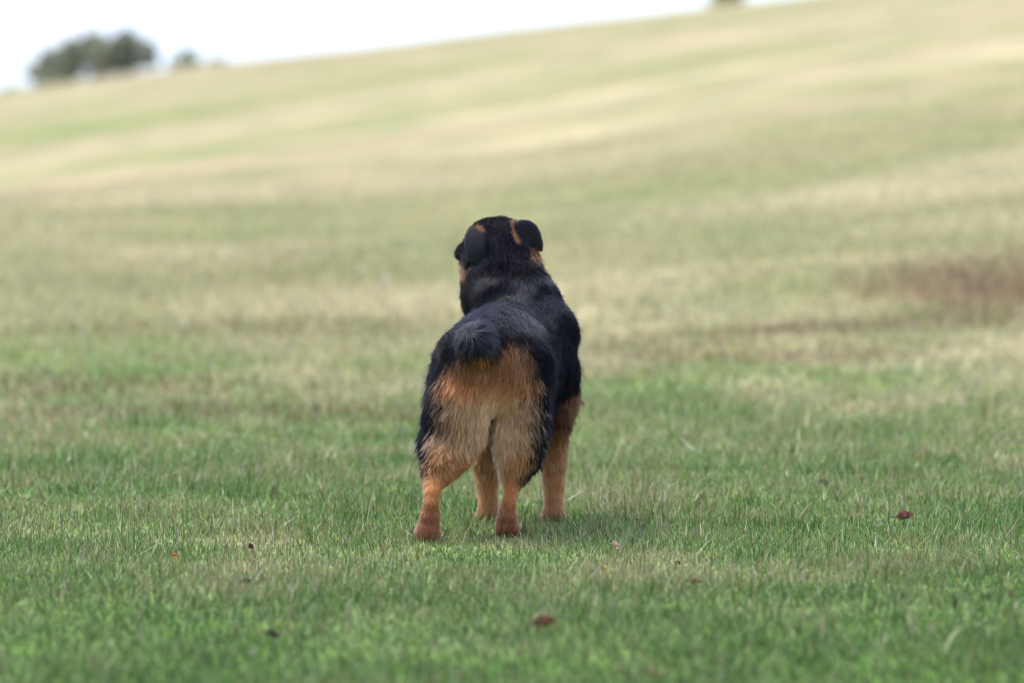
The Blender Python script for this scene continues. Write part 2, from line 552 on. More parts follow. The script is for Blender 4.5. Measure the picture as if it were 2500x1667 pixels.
# toes: two front knuckles on each side of every paw
for base in (PAW_L[1][0], PAW_R[1][0], FPAW_L[1][0], FPAW_R[1][0]):
    for k, ox in enumerate((-0.0155, -0.0055, 0.0055, 0.0155)):
        A = base + np.array([ox * 0.8, 0.0, -0.001]); B = base + np.array([ox, 0.014 - 0.004 * (k in (0, 3)), -0.006])
        d = smin(d, seg_sdf(A, 0.0085, B, 0.0075), 0.004)
hd = None
for c in HEAD:
    s = chain_sdf(c, 0.012)
    hd = s if hd is None else smin(hd, s, 0.018)
d = smin(d, hd, 0.018)
d = smin(d, chain_sdf(TAIL, 0.015), 0.007)
EAR_L = [(392, 88), (418, 100), (434, 130), (436, 180), (430, 215), (414, 246), (394, 268), (372, 268), (352, 244), (342, 200), (336, 160), (344, 125), (362, 98)]
EAR_R = [(548, 82), (590, 66), (630, 68), (662, 88), (682, 124), (696, 178), (694, 206), (682, 216), (664, 204), (648, 184), (616, 184), (588, 158), (566, 124)]
earl = poly_ear(EAR_L, (0.446, -0.45, 0.25), 0.0050, 5.0)
earr = poly_ear(EAR_R, (0.474, 0.45, 0.10), 0.0048, 4.0)
d = smin(d, earl, 0.004)
d = smin(d, earr, 0.004)

# loose-skin unevenness
pn = np.stack([GX.ravel()[::1], GY.ravel(), GZ.ravel()], 1)
near = np.abs(d.ravel()) < 0.02
nn = vnoise3(pn[near], 0.035, 3.3) * 0.7 + vnoise3(pn[near], 0.016, 8.1) * 0.3
dr = d.ravel().copy()
earm = np.minimum(earl, earr).ravel()[near]
dr[near] += ((nn - 0.5) * 0.010).astype(np.float32) * np.clip(earm / 0.012, 0, 1) * np.clip((pn[near][:, 2] - 0.05) / 0.1, 0.1, 1)
d = dr.reshape(d.shape)
del pn

def surface_nets(D, org, res):
    """closed quad surface of D = 0, one vertex per crossed cell"""
    nx_, ny_, nz_ = D.shape
    ins = D < 0
    c = np.zeros((nx_ - 1, ny_ - 1, nz_ - 1), dtype=np.int8)
    for i in (0, 1):
        for j in (0, 1):
            for k in (0, 1):
                c += ins[i:nx_ - 1 + i, j:ny_ - 1 + j, k:nz_ - 1 + k]
    cells = np.argwhere((c > 0) & (c < 8))
    vid = -np.ones(c.shape, dtype=np.int64)
    vid[tuple(cells.T)] = np.arange(len(cells))
    acc = np.zeros((len(cells), 3)); cnt = np.zeros(len(cells))
    corners = [(i, j, k) for i in (0, 1) for j in (0, 1) for k in (0, 1)]
    vals = {o_: D[cells[:, 0] + o_[0], cells[:, 1] + o_[1], cells[:, 2] + o_[2]].astype(np.float64) for o_ in corners}
    for a in corners:
        for ax in range(3):
            if a[ax] == 0:
                b = list(a); b[ax] = 1; b = tuple(b)
                va, vb = vals[a], vals[b]
                m = (va < 0) != (vb < 0)
                t = np.where(m, va / np.where(m, va - vb, 1), 0)
                p = np.array(a, dtype=float)[None] + t[:, None] * (np.array(b) - np.array(a))[None]
                acc += np.where(m[:, None], p, 0); cnt += m
    V_ = (cells + acc / cnt[:, None]) * res + org
    quads = []
    for ax in range(3):
        b, c_ = (ax + 1) % 3, (ax + 2) % 3
        sl0 = [slice(None)] * 3; sl1 = [slice(None)] * 3
        sl0[ax] = slice(0, -1); sl1[ax] = slice(1, None)
        s0, s1 = ins[tuple(sl0)], ins[tuple(sl1)]
        e = np.argwhere(s0 != s1)
        ok = (e[:, b] > 0) & (e[:, c_] > 0) & (e[:, b] < D.shape[b] - 1) & (e[:, c_] < D.shape[c_] - 1)
        e = e[ok]
        f = s0[tuple(e.T)]
        def at(db, dc):
            q = e.copy(); q[:, b] -= db; q[:, c_] -= dc
            return vid[tuple(q.T)]
        q = np.stack([at(1, 1), at(0, 1), at(0, 0), at(1, 0)], 1)
        q = np.where(f[:, None], q, q[:, ::-1])
        quads.append(q)
    return V_, np.concatenate(quads)

DV, DQ = surface_nets(d, np.array([gx[0], gy[0], gzv[0]], dtype=float), RES)
DV[:, 2] += GZ0 * 0.5

# normals from the distance field
def sample_grid(F, P):
    q = (P - np.array([gx[0], gy[0], gzv[0]])) / RES
    i = np.clip(np.floor(q).astype(int), 0, np.array(F.shape) - 2)
    f = np.clip(q - i, 0, 1)
    r = 0
    for a in (0, 1):
        for b in (0, 1):
            for c in (0, 1):
                w = (f[:, 0] if a else 1 - f[:, 0]) * (f[:, 1] if b else 1 - f[:, 1]) * (f[:, 2] if c else 1 - f[:, 2])
                r = r + w * F[i[:, 0] + a, i[:, 1] + b, i[:, 2] + c]
    return r

def sdf_normal(P):
    e = RES
    g = np.stack([sample_grid(d, P + np.eye(3)[k] * e) - sample_grid(d, P - np.eye(3)[k] * e) for k in range(3)], 1)
    return g / (np.linalg.norm(g, axis=1, keepdims=True) + 1e-9)

def outline(P):
    """inverse of pt()"""
    s = (CAM_D + P[:, 1]) / CAM_D
    return (P[:, 0] / s + 0.2069) / PX, 51.6 + (CAM_H - P[:, 2]) / s / PX, P[:, 1]

BLACK = np.array([0.0050, 0.0048, 0.0085])
RUFOUS = np.array([0.315, 0.124, 0.044])
BUFF = np.array([0.585, 0.335, 0.180])
PALE = np.array([0.800, 0.510, 0.330])
ORANGE = np.array([0.400, 0.150, 0.050])
RUST = np.array([0.245, 0.086, 0.042])
TAN = np.array([0.410, 0.182, 0.066])

def lerp(a, b, t):
    return a * (1 - t[:, None]) + b * t[:, None]

def coat_color(P, jitter=True):
    a, b, y = outline(P)
    n = len(P)
    w1 = vnoise3(P, 0.018, 1.5) - 0.5
    w2 = vnoise3(P, 0.007, 4.5) - 0.5
    wob = w1 * 34 + w2 * 22
    jit = rng.random(n) if jitter else np.full(n, 0.5)
    c = np.tile(BLACK, (n, 1)) * (0.7 + 0.6 * jit)[:, None]
    # breeches and hind legs
    aL = np.interp(b, [690, 720, 760, 800, 900, 1000, 1060, 1110, 1160, 1230, 1290, 1310], [290, 272, 240, 226, 232, 218, 194, 184, 174, 150, 120, 40])
    aR = np.interp(b, [640, 700, 760, 850, 1000, 1070, 1150, 1200, 1250, 1290, 1310], [628, 642, 662, 666, 662, 656, 640, 612, 596, 640, 700])
    bT = np.interp(a, [200, 230, 270, 450, 500, 560, 620, 660, 690], [850, 780, 705, 700, 658, 632, 640, 720, 800])
    m = np.minimum(np.minimum(a - aL, aR - a), (b - bT) * 0.8)
    m = smooth(-14, 16, m + wob + (jit - 0.5) * 58)
    m = m * (1 - smooth(0.115, 0.16, y + 0.0009 * wob - 0.03 * smooth(700, 560, a)))
    low = smooth(1290, 1320, b) * (y < 0.25)
    m = np.maximum(m, low)
    k = [690, 770, 830, 900, 1080, 1150, 1215, 1260, 1310, 1345, 1420]
    cs = np.stack([RUFOUS * 0.60, RUFOUS * 0.82, RUFOUS * 1.5, BUFF * 0.8, BUFF * 0.9, TAN * 0.95, TAN * 0.85, ORANGE, ORANGE * 0.88, ORANGE * 0.78, RUST])
    butt = np.stack([np.interp(b + wob * 1.2, k, cs[:, i]) for i in range(3)], 1)
    mid = np.exp(-((a - 462) / 62.0) ** 2) * smooth(790, 900, b) * (1 - smooth(1090, 1180, b))
    butt = lerp(butt, PALE, 0.9 * mid)
    pin = np.exp(-((a - 500) / 24.0) ** 2) * smooth(1080, 1120, b) * (1 - smooth(1230, 1290, b))
    butt = lerp(butt, BUFF, 0.7 * pin)
    pl = np.exp(-(((a - 420) / 45.0) ** 2 + ((b - 752) / 18.0) ** 2))
    butt = lerp(butt, BUFF * 0.9, 0.4 * pl)
    # grizzled, dark tipped hair on the outer thighs
    gr = 1.25 * np.exp(-(((a - 236) / 78.0) ** 2 + ((b - 985) / 105.0) ** 2)) + 1.2 * np.exp(-(((a - 652) / 55.0) ** 2 + ((b - 950) / 150.0) ** 2)) \
        + 0.6 * np.exp(-(((a - 210) / 40.0) ** 2 + ((b - 1130) / 70.0) ** 2))
    dk = rng.random(n) < np.clip(gr * 0.62, 0, 0.76) if jitter else gr > 2
    butt = np.where(dk[:, None], butt * np.array([0.22, 0.2, 0.2]), butt)
    c = lerp(c, butt * (0.72 + 0.56 * jit)[:, None], m)
    # forelegs
    fore = (y > 0.30) & (b > 780) & (y < 0.5)
    lineR = b - (985 - (a - 700) * 1.05)
    lineL = b - 1040
    mf = smooth(-22, 22, np.where(a > 600, lineR, lineL) + wob)
    mf = mf * fore
    k2 = [900, 990, 1040, 1150, 1300, 1360, 1420]
    cs2 = np.stack([RUFOUS * 0.36, RUFOUS * 0.18, ORANGE * 0.48, TAN * 0.88, TAN * 1.1, TAN * 0.95, TAN * 0.7])
    fl = np.stack([np.interp(b + wob, k2, cs2[:, i]) for i in range(3)], 1)
    c = lerp(c, fl * (0.75 + 0.5 * jit)[:, None], mf)
    # head markings
    hd_ = y > 0.43
    ch = np.exp(-(((a - 334) / 20.0) ** 2 + ((b - 290) / 40.0) ** 2)) * hd_
    chr_ = np.exp(-(((a - 656) / 26.0) ** 2 + ((b - 222) / 30.0) ** 2)) * hd_
    el = 0.9 * np.exp(-(((a - 408) / 19.0) ** 2 + ((b - 104 - (a - 408) * 0.45) / 15.0) ** 2)) * hd_
    t_ = np.clip((b - 70) / 100, 0, 1)
    er = np.exp(-((a - (546 + 42 * t_ ** 1.4)) / 11.0) ** 2) * smooth(58, 74, b) * (1 - smooth(150, 178, b)) * hd_
    hm = np.clip(1.6 * np.maximum(np.maximum(ch, chr_), np.maximum(el, er)), 0, 1)
    hm = smooth(0.30, 0.85, hm + w2 * 0.7 + (jit - 0.5) * 0.5 * (hm > 0.05))
    c = lerp(c, RUFOUS * 0.38 * (0.7 + 0.6 * jit)[:, None], hm)
    # tan tuft below the tail and a paler greyish patch on the left hip
    tt = np.exp(-(((a - 415) / 44.0) ** 2 + ((b - 688) / 11.0) ** 2)) * (y < 0.0)
    c = lerp(c, np.array([0.34, 0.080, 0.020]), smooth(0.3, 0.7, tt + w2 * 0.6))
    hp = np.exp(-(((a - 228) / 18.0) ** 2 + ((b - 645) / 34.0) ** 2)) * (y < 0.14)
    c = lerp(c, np.tile([0.07, 0.05, 0.06], (n, 1)), 0.5 * hp)
    return np.clip(c, 0.002, 0.9)

def skin_material():
    m, N, L = new_mat('dog_skin')
    out = N.new('ShaderNodeOutputMaterial')
    pb = N.new('ShaderNodeBsdfPrincipled')
    at = N.new('ShaderNodeAttribute'); at.attribute_name = 'coat_color'
    pb.inputs['Roughness'].default_value = 0.75
    pb.inputs['Specular IOR Level'].default_value = 0.15
    L.new(at.outputs['Color'], pb.inputs['Base Color'])
    L.new(pb.outputs[0], out.inputs[0])
    return m

def fur_material():
    m, N, L = new_mat('dog_fur')
    out = N.new('ShaderNodeOutputMaterial')
    at = N.new('ShaderNodeAttribute'); at.attribute_name = 'fur_color'
    hb = N.new('ShaderNodeBsdfHairPrincipled')
    hb.model = 'CHIANG'
    hb.parametrization = 'COLOR'
    hb.inputs['IOR'].default_value = 1.45
    hb.inputs['Roughness'].default_value = 0.22
    hb.inputs['Radial Roughness'].default_value = 0.40
    hb.inputs['Random Roughness'].default_value = 0.2
    L.new(at.outputs['Color'], hb.inputs['Color'])
    df = N.new('ShaderNodeBsdfDiffuse')
    L.new(at.outputs['Color'], df.inputs['Color'])
    mx = N.new('ShaderNodeMixShader')
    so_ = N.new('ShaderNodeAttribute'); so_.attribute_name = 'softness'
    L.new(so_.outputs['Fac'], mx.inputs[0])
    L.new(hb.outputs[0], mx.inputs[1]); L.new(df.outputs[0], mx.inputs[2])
    L.new(mx.outputs[0], out.inputs[0])
    return m

M_SKIN, M_FUR = skin_material(), fur_material()
dog = empty('dog', (0.0, 0.2, 0.0))
tag(dog, 'black and tan furry puppy standing on the lawn with its back to the camera', 'dog')
OFF = np.array([0.0, 0.2, 0.0])
body = mesh_np('body', DV - OFF, DQ.ravel(), np.full(len(DQ), 4), M_SKIN, parent=dog)
point_color(body.data, 'coat_color', coat_color(DV, False) * 0.8)

# ---- fur
def roots(n):
    p0, p1, p2, p3 = (DV[DQ[:, k]] for k in range(4))
    ar = np.linalg.norm(np.cross(p2 - p0, p3 - p1), axis=1) * 0.5
    cen = (p0 + p1 + p2 + p3) / 4
    a, b, y = outline(cen)
    wgt = ar * (1 + 0.8 * ((b < 280)) + 0.8 * (b > 1150))
    cdf = np.cumsum(wgt); cdf /= cdf[-1]
    i = np.searchsorted(cdf, rng.random(n))
    s, t = rng.random((n, 1)), rng.random((n, 1))
    P = (p0[i] * (1 - s) + p1[i] * s) * (1 - t) + (p3[i] * (1 - s) + p2[i] * s) * t
    return P

NF = 250000
R = roots(NF)
R = R[R[:, 2] > 0.004]
NF = len(R)
Nn = sdf_normal(R)
a_, b_, y_ = outline(R)
ones = np.ones(NF)

def seg_near(ch):
    return ch

# region weights
w_ear_l = (sample_grid(earl, R) < 0.006)
w_ear_r = (sample_grid(earr, R) < 0.006)
is_ear = w_ear_l | w_ear_r
w_tail = sample_grid(chain_sdf(TAIL, 0.015), R) < 0.006
w_tail &= (y_ < 0.035)

# direction the hair lies in
axis_b = np.array([-0.24, -0.97, 0.0])
F = np.tile(axis_b, (NF, 1)) * np.where(b_ < 900, 1.0, 0.15)[:, None]
F[:, 2] -= np.interp(b_, [0, 250, 450, 560, 760, 1000, 1500], [0.3, 0.9, 0.25, 0.35, 0.7, 1.2, 1.4])
rear = smooth(0.2, -0.5, Nn[:, 1]) * (y_ < 0.2)
F[:, 2] -= rear * 1.0
F[:, 0] += rear * np.where(b_ < 1100, (a_ - 460) / 160.0, 0) * 0.55
# breeches: curl inwards to the crease
curl = rear * np.exp(-((np.abs(a_ - 462) - 60) / 50.0) ** 2) * smooth(820, 900, b_) * (1 - smooth(1080, 1150, b_))
F[:, 0] -= curl * np.sign(a_ - 462) * 0.15
headw = (y_ > 0.48) & (b_ < 300)
F[headw] = np.array([0.55, -0.75, -0.35])
neckw = smooth(190, 240, b_) * (1 - smooth(290, 330, b_)) * (y_ > 0.36)
F[:, 0] += neckw * (a_ - 520) / 200.0
whorl = pt(372, 588, -0.03)
tv = R - whorl
tl = np.linalg.norm(tv, axis=1, keepdims=True) + 1e-6
F = np.where(w_tail[:, None], tv / tl + np.array([0.15, 0, -0.5]), F)
F = np.where(w_ear_l[:, None], np.array([-0.1, -0.1, -1.0]), F)
F = np.where(w_ear_r[:, None], np.array([0.75, 0.0, -0.6]), F)
# uneven lie: locks and swirls, sleek on the back
shag = np.where(is_ear, 0.25, np.interp(b_, [40, 200, 250, 285, 320, 450, 720, 800, 1500], [0.3, 0.55, 0.80, 0.70, 0.22, 0.20, 0.4, 1.0, 0.8]))
for sc_, am in ((0.045, 0.85), (0.018, 0.75), (0.008, 0.55)):
    for k in range(3):
        F[:, k] += am * (vnoise3(R, sc_, 7.7 + 5.1 * k) - 0.5) * shag
T = F - (F * Nn).sum(1, keepdims=True) * Nn
T /= np.linalg.norm(T, axis=1, keepdims=True) + 1e-6

# length of the coat
Ln = np.interp(b_, [40, 200, 250, 300, 340, 640, 800, 1000, 1120, 1220, 1290, 1500], [.009, .010, .017, .018, .012, .015, .018, .021, .016, .010, .0065, .0055])
Ln = np.where((y_ > 0.3) & (b_ > 950), np.interp(b_, [950, 1150, 1400], [.014, .012, .008]), Ln)
Ln = np.where((y_ > 0.5) & (b_ < 260), .0085, Ln)
Ln = np.where(w_tail, 0.016, Ln)
Ln = np.where(is_ear, 0.0034, Ln)
Ln *= (0.65 + 0.6 * rng.random(NF))
tt_ = np.exp(-(((a_ - 415) / 44.0) ** 2 + ((b_ - 698) / 16.0) ** 2)) * (y_ < 0.03)
Ln *= 1 + 0.5 * tt_
crz = np.exp(-((a_ - 463) / 26.0) ** 2) * smooth(880, 930, b_) * (y_ < 0.16)
Ln *= 1 - 0.55 * crz

# clumps: hairs near each other share a tip
from mathutils import kdtree
ncl = NF // 36
ci = rng.choice(NF, ncl, replace=False)
kd = kdtree.KDTree(ncl)
for j, i in enumerate(ci):
    kd.insert(R[i], j)
kd.balance()
near_c = np.fromiter((kd.find(r)[1] for r in R), dtype=np.int64, count=NF)
cl = ci[near_c]

lift0 = np.where(is_ear, 0.50, np.interp(b_, [150, 250, 295, 335, 640, 760, 900, 1150, 1260], [0.35, 0.50, 0.45, 0.22, 0.40, 0.65, 0.75, 0.70, 0.45])) + rng.normal(0, 0.10, NF) * np.where(is_ear, 0.3, 1)
guard = (rng.random(NF) < 0.07) & ~is_ear
lift0 = np.where(w_tail, 0.32 + rng.normal(0, 0.08, NF), lift0)
lift0 = np.where(guard, lift0 + 0.35, lift0)
Ln = np.where(guard, Ln * 1.35, Ln)
npts = 5
ts = np.linspace(0, 1, npts)
droop = np.where(is_ear, 0.2, 0.8)
pts = np.zeros((NF, npts, 3))
cur = R - Nn * 0.0003
pts[:, 0] = cur
for k in range(1, npts):
    t = (k - 0.5) / (npts - 1)
    lift = lift0 * (1 - 0.75 * t)
    dvec = T * np.cos(lift)[:, None] + Nn * np.sin(lift)[:, None]
    dvec[:, 2] -= 0.25 * t * droop
    dvec /= np.linalg.norm(dvec, axis=1, keepdims=True)
    cur = cur + dvec * (Ln / (npts - 1))[:, None]
    pts[:, k] = cur
cst = np.where(is_ear, 0.1, np.where(b_ > 1200, 0.30, np.interp(b_, [150, 230, 285, 325, 450, 720, 800], [0.4, 0.70, 0.65, 0.22, 0.22, 0.35, 0.72]))) * (0.6 + 0.5 * rng.random(NF))
same = np.linalg.norm(R - R[cl], axis=1) < 0.008
cst = np.where(w_tail, 0.6, cst)
cst = cst * same * np.where(guard, 0.2, 1.0)
for k in range(1, npts):
    f_ = (cst * (ts[k] ** 1.3))[:, None]
    tgt = pts[cl, k].copy()
    pts[:, k] = pts[:, k] * (1 - f_) + tgt * f_
# frizz
for k in range(2, npts):
    pts[:, k] += rng.normal(0, 1, (NF, 3)) * (Ln * np.where(is_ear, 0.0, 0.035) * ts[k])[:, None]

FC = coat_color(R, True)
lock = vnoise3(R, 0.010, 31.0)
FC = FC * (0.8 + 0.4 * lock)[:, None]
FC = np.where((is_ear & (FC[:, 0] < 0.02))[:, None], np.array([0.012, 0.012, 0.018]), FC)
FC = np.where(w_tail[:, None] & (FC[:, :1] < 0.02), FC * 1.6, FC)  # black tail hair lightened, its highlights put into the colour
rad0 = np.where(is_ear, 0.00013, np.where(b_ > 1180, 0.00022, 0.00026)) * (0.8 + 0.4 * rng.random(NF))

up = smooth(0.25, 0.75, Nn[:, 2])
soft = 0.85 - 0.78 * up * (1 - smooth(450, 640, b_)) * smooth(300, 335, b_)  # sky sheen worked into the gloss: upward-facing back hair is less diffuse
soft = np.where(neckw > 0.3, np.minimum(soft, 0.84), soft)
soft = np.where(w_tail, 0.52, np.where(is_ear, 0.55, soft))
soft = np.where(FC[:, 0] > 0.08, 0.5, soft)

def fur_object(name, sel, label=None):
    idx_ = np.where(sel)[0]
    n = len(idx_)
    cu = bpy.data.hair_curves.new(name)
    cu.add_curves([npts] * n)
    P = (pts[idx_] - OFF).reshape(-1, 3).astype(np.float32)
    cu.attributes['position'].data.foreach_set('vector', P.ravel())
    ra = cu.attributes.get('radius') or cu.attributes.new('radius', 'FLOAT', 'POINT')
    prof = np.array([1.0, 1.0, 0.85, 0.6, 0.15])
    ra.data.foreach_set('value', (rad0[idx_][:, None] * prof[None]).astype(np.float32).ravel())
    ca = cu.attributes.new('fur_color', 'FLOAT_COLOR', 'CURVE')
    cc = np.ones((n, 4), dtype=np.float32); cc[:, :3] = FC[idx_]
    ca.data.foreach_set('color', cc.ravel())
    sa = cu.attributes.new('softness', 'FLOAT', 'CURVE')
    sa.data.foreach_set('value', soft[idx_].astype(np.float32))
    cu.materials.append(M_FUR)
    o = bpy.data.objects.new(name, cu)
    COL.objects.link(o)
    o.parent = dog
    if label: o['label'] = label
    return o

fur_object('coat', ~(is_ear | w_tail))
fur_object('ear_fur', w_ear_l & ~w_tail, 'black ear hanging down on the left')
fur_object('ear_fur', w_ear_r & ~w_ear_l & ~w_tail, 'black ear sticking out to the right')
fur_object('tail_fur', w_tail & ~is_ear, 'short rounded black tail')

# ---- eyes and nose
M_NOSE = plain_material('dog_nose', (0.012, 0.011, 0.012), 0.35, 0.5, 0.3, 300)
M_EYE = plain_material('dog_eye', (0.02, 0.012, 0.006), 0.08, 0.6, 0.2, 200)

def ellipsoid(name, c, r, mat, parent, nu=16, nv=10):
    vv, ff = [], []
    for j in range(nv + 1):
        th = math.pi * j / nv
        for i in range(nu):
            ph = 2 * math.pi * i / nu
            vv.append((c[0] + r[0] * math.sin(th) * math.cos(ph), c[1] + r[1] * math.sin(th) * math.sin(ph), c[2] + r[2] * math.cos(th)))
    for j in range(nv):
        for i in range(nu):
            ff.append((j * nu + i, (j + 1) * nu + i, (j + 1) * nu + (i + 1) % nu, j * nu + (i + 1) % nu))
    return mesh_obj(name, vv, ff, mat, parent)

ns = pt(324, 209, .652) - OFF
ellipsoid('nose', ns, (0.010, 0.009, 0.009), M_NOSE, dog)
for e in (pt(388, 172, .612), pt(462, 168, .640)):
    ellipsoid('eye', e - OFF, (0.0075, 0.0075, 0.0075), M_EYE, dog)

# ------------------------------------------------------------------ fallen leaves on the lawn
def leaf_material(name, col):
    m, N, L = new_mat(name)
    out = N.new('ShaderNodeOutputMaterial')
    pb = N.new('ShaderNodeBsdfPrincipled')
    tc = N.new('ShaderNodeTexCoord')
    no = N.new('ShaderNodeTexNoise'); no.inputs['Scale'].default_value = 140; no.inputs['Detail'].default_value = 5
    rp = N.new('ShaderNodeValToRGB')
    rp.color_ramp.elements[0].position = 0.3; rp.color_ramp.elements[0].color = tuple(c * 0.5 for c in col) + (1,)
    rp.color_ramp.elements[1].position = 0.7; rp.color_ramp.elements[1].color = tuple(min(1, c * 1.3) for c in col) + (1,)
    L.new(tc.outputs['Object'], no.inputs['Vector']); L.new(no.outputs['Fac'], rp.inputs[0])
    L.new(rp.outputs[0], pb.inputs['Base Color'])
    pb.inputs['Roughness'].default_value = 0.8
    pb.inputs['Specular IOR Level'].default_value = 0.12
    L.new(pb.outputs[0], out.inputs[0])
    return m

LEAF_COL = {
    'brown': leaf_material('leaf_brown', (0.075, 0.034, 0.016)),
    'red': leaf_material('leaf_red', (0.10, 0.037, 0.024)),
    'pink': leaf_material('leaf_pink', (0.70, 0.42, 0.33)),
    'orange': leaf_material('leaf_orange', (0.65, 0.22, 0.04)),
    'dark': leaf_material('leaf_dark', (0.045, 0.025, 0.02)),
    'yellow': leaf_material('leaf_yellow', (0.50, 0.36, 0.07)),
}

def on_lawn(px, py):
    """point of the lawn seen at a place measured on the 2500-wide picture"""
    ang = (py - 528.0) / 9425.0
    lo, hi = 3.0, 40.0
    for _ in range(50):
        mid_ = 0.5 * (lo + hi)
        x = (px - 1250) / 9425.0 * mid_
        if CAM_H - ang * mid_ > float(ground_z(x, mid_ - CAM_D)) + 0.018:
            lo = mid_
        else:
            hi = mid_
    return (px - 1250) / 9425.0 * lo, lo - CAM_D

def fallen_leaf(px, py, size, colr, label, curl, tilt, yaw, seed, lift=0.022):
    r_ = random.Random(seed)
    x, y = on_lawn(px, py)
    root = empty('fallen_leaf', (x, y, float(ground_z(x, y)) + lift))
    root.rotation_euler = (tilt, r_.uniform(-0.25, 0.25), yaw)
    tag(root, label, 'leaf', 'fallen leaves on the lawn')
    nu, nv = 9, 5
    vv, ff = [], []
    prof = [0.04, 0.42, 0.72, 0.95, 1.0, 0.9, 0.66, 0.36, 0.03]
    for i in range(nu):
        t = i / (nu - 1)
        wob = 1 + r_.uniform(-0.12, 0.12)
        for j in range(nv):
            s = (j / (nv - 1) - 0.5) * 2
            w = prof[i] * 0.30 * size * wob
            xx = (t - 0.5) * size
            zz = curl * size * (0.55 * s * s * prof[i] + 0.35 * (2 * t - 1) ** 2) + r_.uniform(-0.02, 0.02) * size
            vv.append((xx, s * w, zz))
    for i in range(nu - 1):
        for j in range(nv - 1):
            a0 = i * nv + j
            ff.append((a0, a0 + nv, a0 + nv + 1, a0 + 1))
    b_obj = mesh_obj('blade', vv, ff, LEAF_COL[colr], root)
    so = b_obj.modifiers.new('thickness', 'SOLIDIFY'); so.thickness = 0.0006
    # midrib running out into the stalk
    mv, mf = [], []
    path = [(-0.5 * size - 0.3 * size * 1, 0, curl * size * 0.45), (-0.5 * size, 0, curl * size * 0.35), (0, 0, 0), (0.48 * size, 0, curl * size * 0.33)]
    rr = [0.0007, 0.0007, 0.0005, 0.0002]
    for (cx, cy, cz), q in zip(path, rr):
        for k in range(5):
            an = 2 * math.pi * k / 5
            mv.append((cx, cy + q * math.cos(an), cz + 0.0006 + q * math.sin(an)))
    for i in range(len(path) - 1):
        for k in range(5):
            mf.append((i * 5 + k, i * 5 + (k + 1) % 5, (i + 1) * 5 + (k + 1) % 5, (i + 1) * 5 + k))
    mesh_obj('stalk', mv, mf, LEAF_COL['dark'], root)
    return root

LEAVES = [
    (1332, 1516, 0.034, 'brown', 'largest dark brown blurred leaf lying on the grass near the bottom edge', 0.5, 0.5, 0.15),
    (1700, 1414, 0.022, 'brown', 'small brown blurred leaf on the lawn right of and nearer than the dog', 0.4, 0.4, 0.4),
    (2212, 1258, 0.033, 'red', 'curled reddish leaf in the grass at the far right', 0.6, 0.5, 0.1),
    (1500, 1326, 0.020, 'pink', 'pale pink leaf standing in the grass just right of the dog', 0.6, 1.1, 0.2),
    (662, 1544, 0.026, 'dark', 'dark blurred leaf on the grass left of the dog near the bottom', 0.5, 0.6, 0.9),
    (2238, 1108, 0.014, 'orange', 'tiny orange leaf among the taller grass on the right', 0.4, 1.2, 0.2),
    (2012, 1166, 0.022, 'dark', 'dark crumpled leaf half hidden in the grass right of the dog', 0.7, 0.8, 0.5),
    (1656, 1368, 0.016, 'brown', 'very small brown leaf just above the small blurred one on the right', 0.5, 0.5, 2.6),
    (600, 1413, 0.016, 'dark', 'small dark leaf on the lawn left of the dog', 0.5, 0.6, 0.4),
    (608, 1328, 0.016, 'brown', 'small brown leaf among sharp grass left of the hind paw', 0.6, 0.9, 1.2),
    (425, 1348, 0.011, 'orange', 'tiny orange leaf among the grass on the left', 0.4, 1.3, 0.3),
    (1592, 1622, 0.030, 'brown', 'faint brown leaf sunk in the grass at the bottom edge', 0.3, 0.2, 0.3),
    (1480, 1380, 0.013, 'yellow', 'tiny yellow leaf on the grass below the pink leaf', 0.4, 0.6, 0.7),
]
for i, (px, py, sz, co, lb, cu_, ti, ya_) in enumerate(LEAVES):
    fallen_leaf(px, py, sz, co, lb, cu_, ti, ya_, 100 + i, lift=0.004 if i in (6, 11) else 0.012)

# pale clover heads, far out of focus behind the dog
M_CLOVER = plain_material('clover_white', (0.46, 0.47, 0.44), 0.8, 0.2, 0.15, 300)
M_STEM = plain_material('clover_stem', (0.09, 0.15, 0.05), 0.7, 0.2, 0.2, 200)
for px, py, lb in ((880, 690, 'pale clover flower head on the lawn behind and left of the dog, the farther one'),
                   (940, 714, 'pale clover flower head close to the left of the dog, the nearer one')):
    x, y = on_lawn(px, py)
    g = float(ground_z(x, y))
    root = empty('clover_flower', (x, y, g))
    tag(root, lb, 'flower', 'pale clover flowers on the hill')
    hv, hf = [], []
    r_ = random.Random(px)
    for k in range(60):
        u1, u2 = r_.random() * 2 - 1, r_.random() * 2 * math.pi
        q = math.sqrt(1 - u1 * u1)
        nrm = Vector((q * math.cos(u2), q * math.sin(u2), u1))
        c0 = nrm * 0.008 + Vector((0, 0, 0.065)); tip = nrm * 0.013 + Vector((0, 0, 0.067))
        side = nrm.orthogonal().normalized() * 0.003; s2 = nrm.cross(side)
        i0 = len(hv)
        hv += [c0 + side, c0 - side * 0.5 + s2 * 0.9, c0 - side * 0.5 - s2 * 0.9, tip]
        hf += [(i0, i0 + 1, i0 + 3), (i0 + 1, i0 + 2, i0 + 3), (i0 + 2, i0, i0 + 3), (i0, i0 + 2, i0 + 1)]
    mesh_obj('flower_head', hv, hf, M_CLOVER, root)
    sv, sf = [], []
    for zz in (-0.004, 0.06):
        for k in range(6):
            sv.append((0.0012 * math.cos(k * math.pi / 3), 0.0012 * math.sin(k * math.pi / 3), zz))
    for k in range(6):
        sf.append((k, (k + 1) % 6, 6 + (k + 1) % 6, 6 + k))
    mesh_obj('stem', sv, sf, M_STEM, root)

# ------------------------------------------------------------------ trees on the skyline
M_LEAF = leaf_like_material('tree_leaf', 'leaf_color', trans=0.25, rough=0.6)
M_BARK = plain_material('bark', (0.13, 0.10, 0.08), 0.9, 0.1, 0.4, 6)

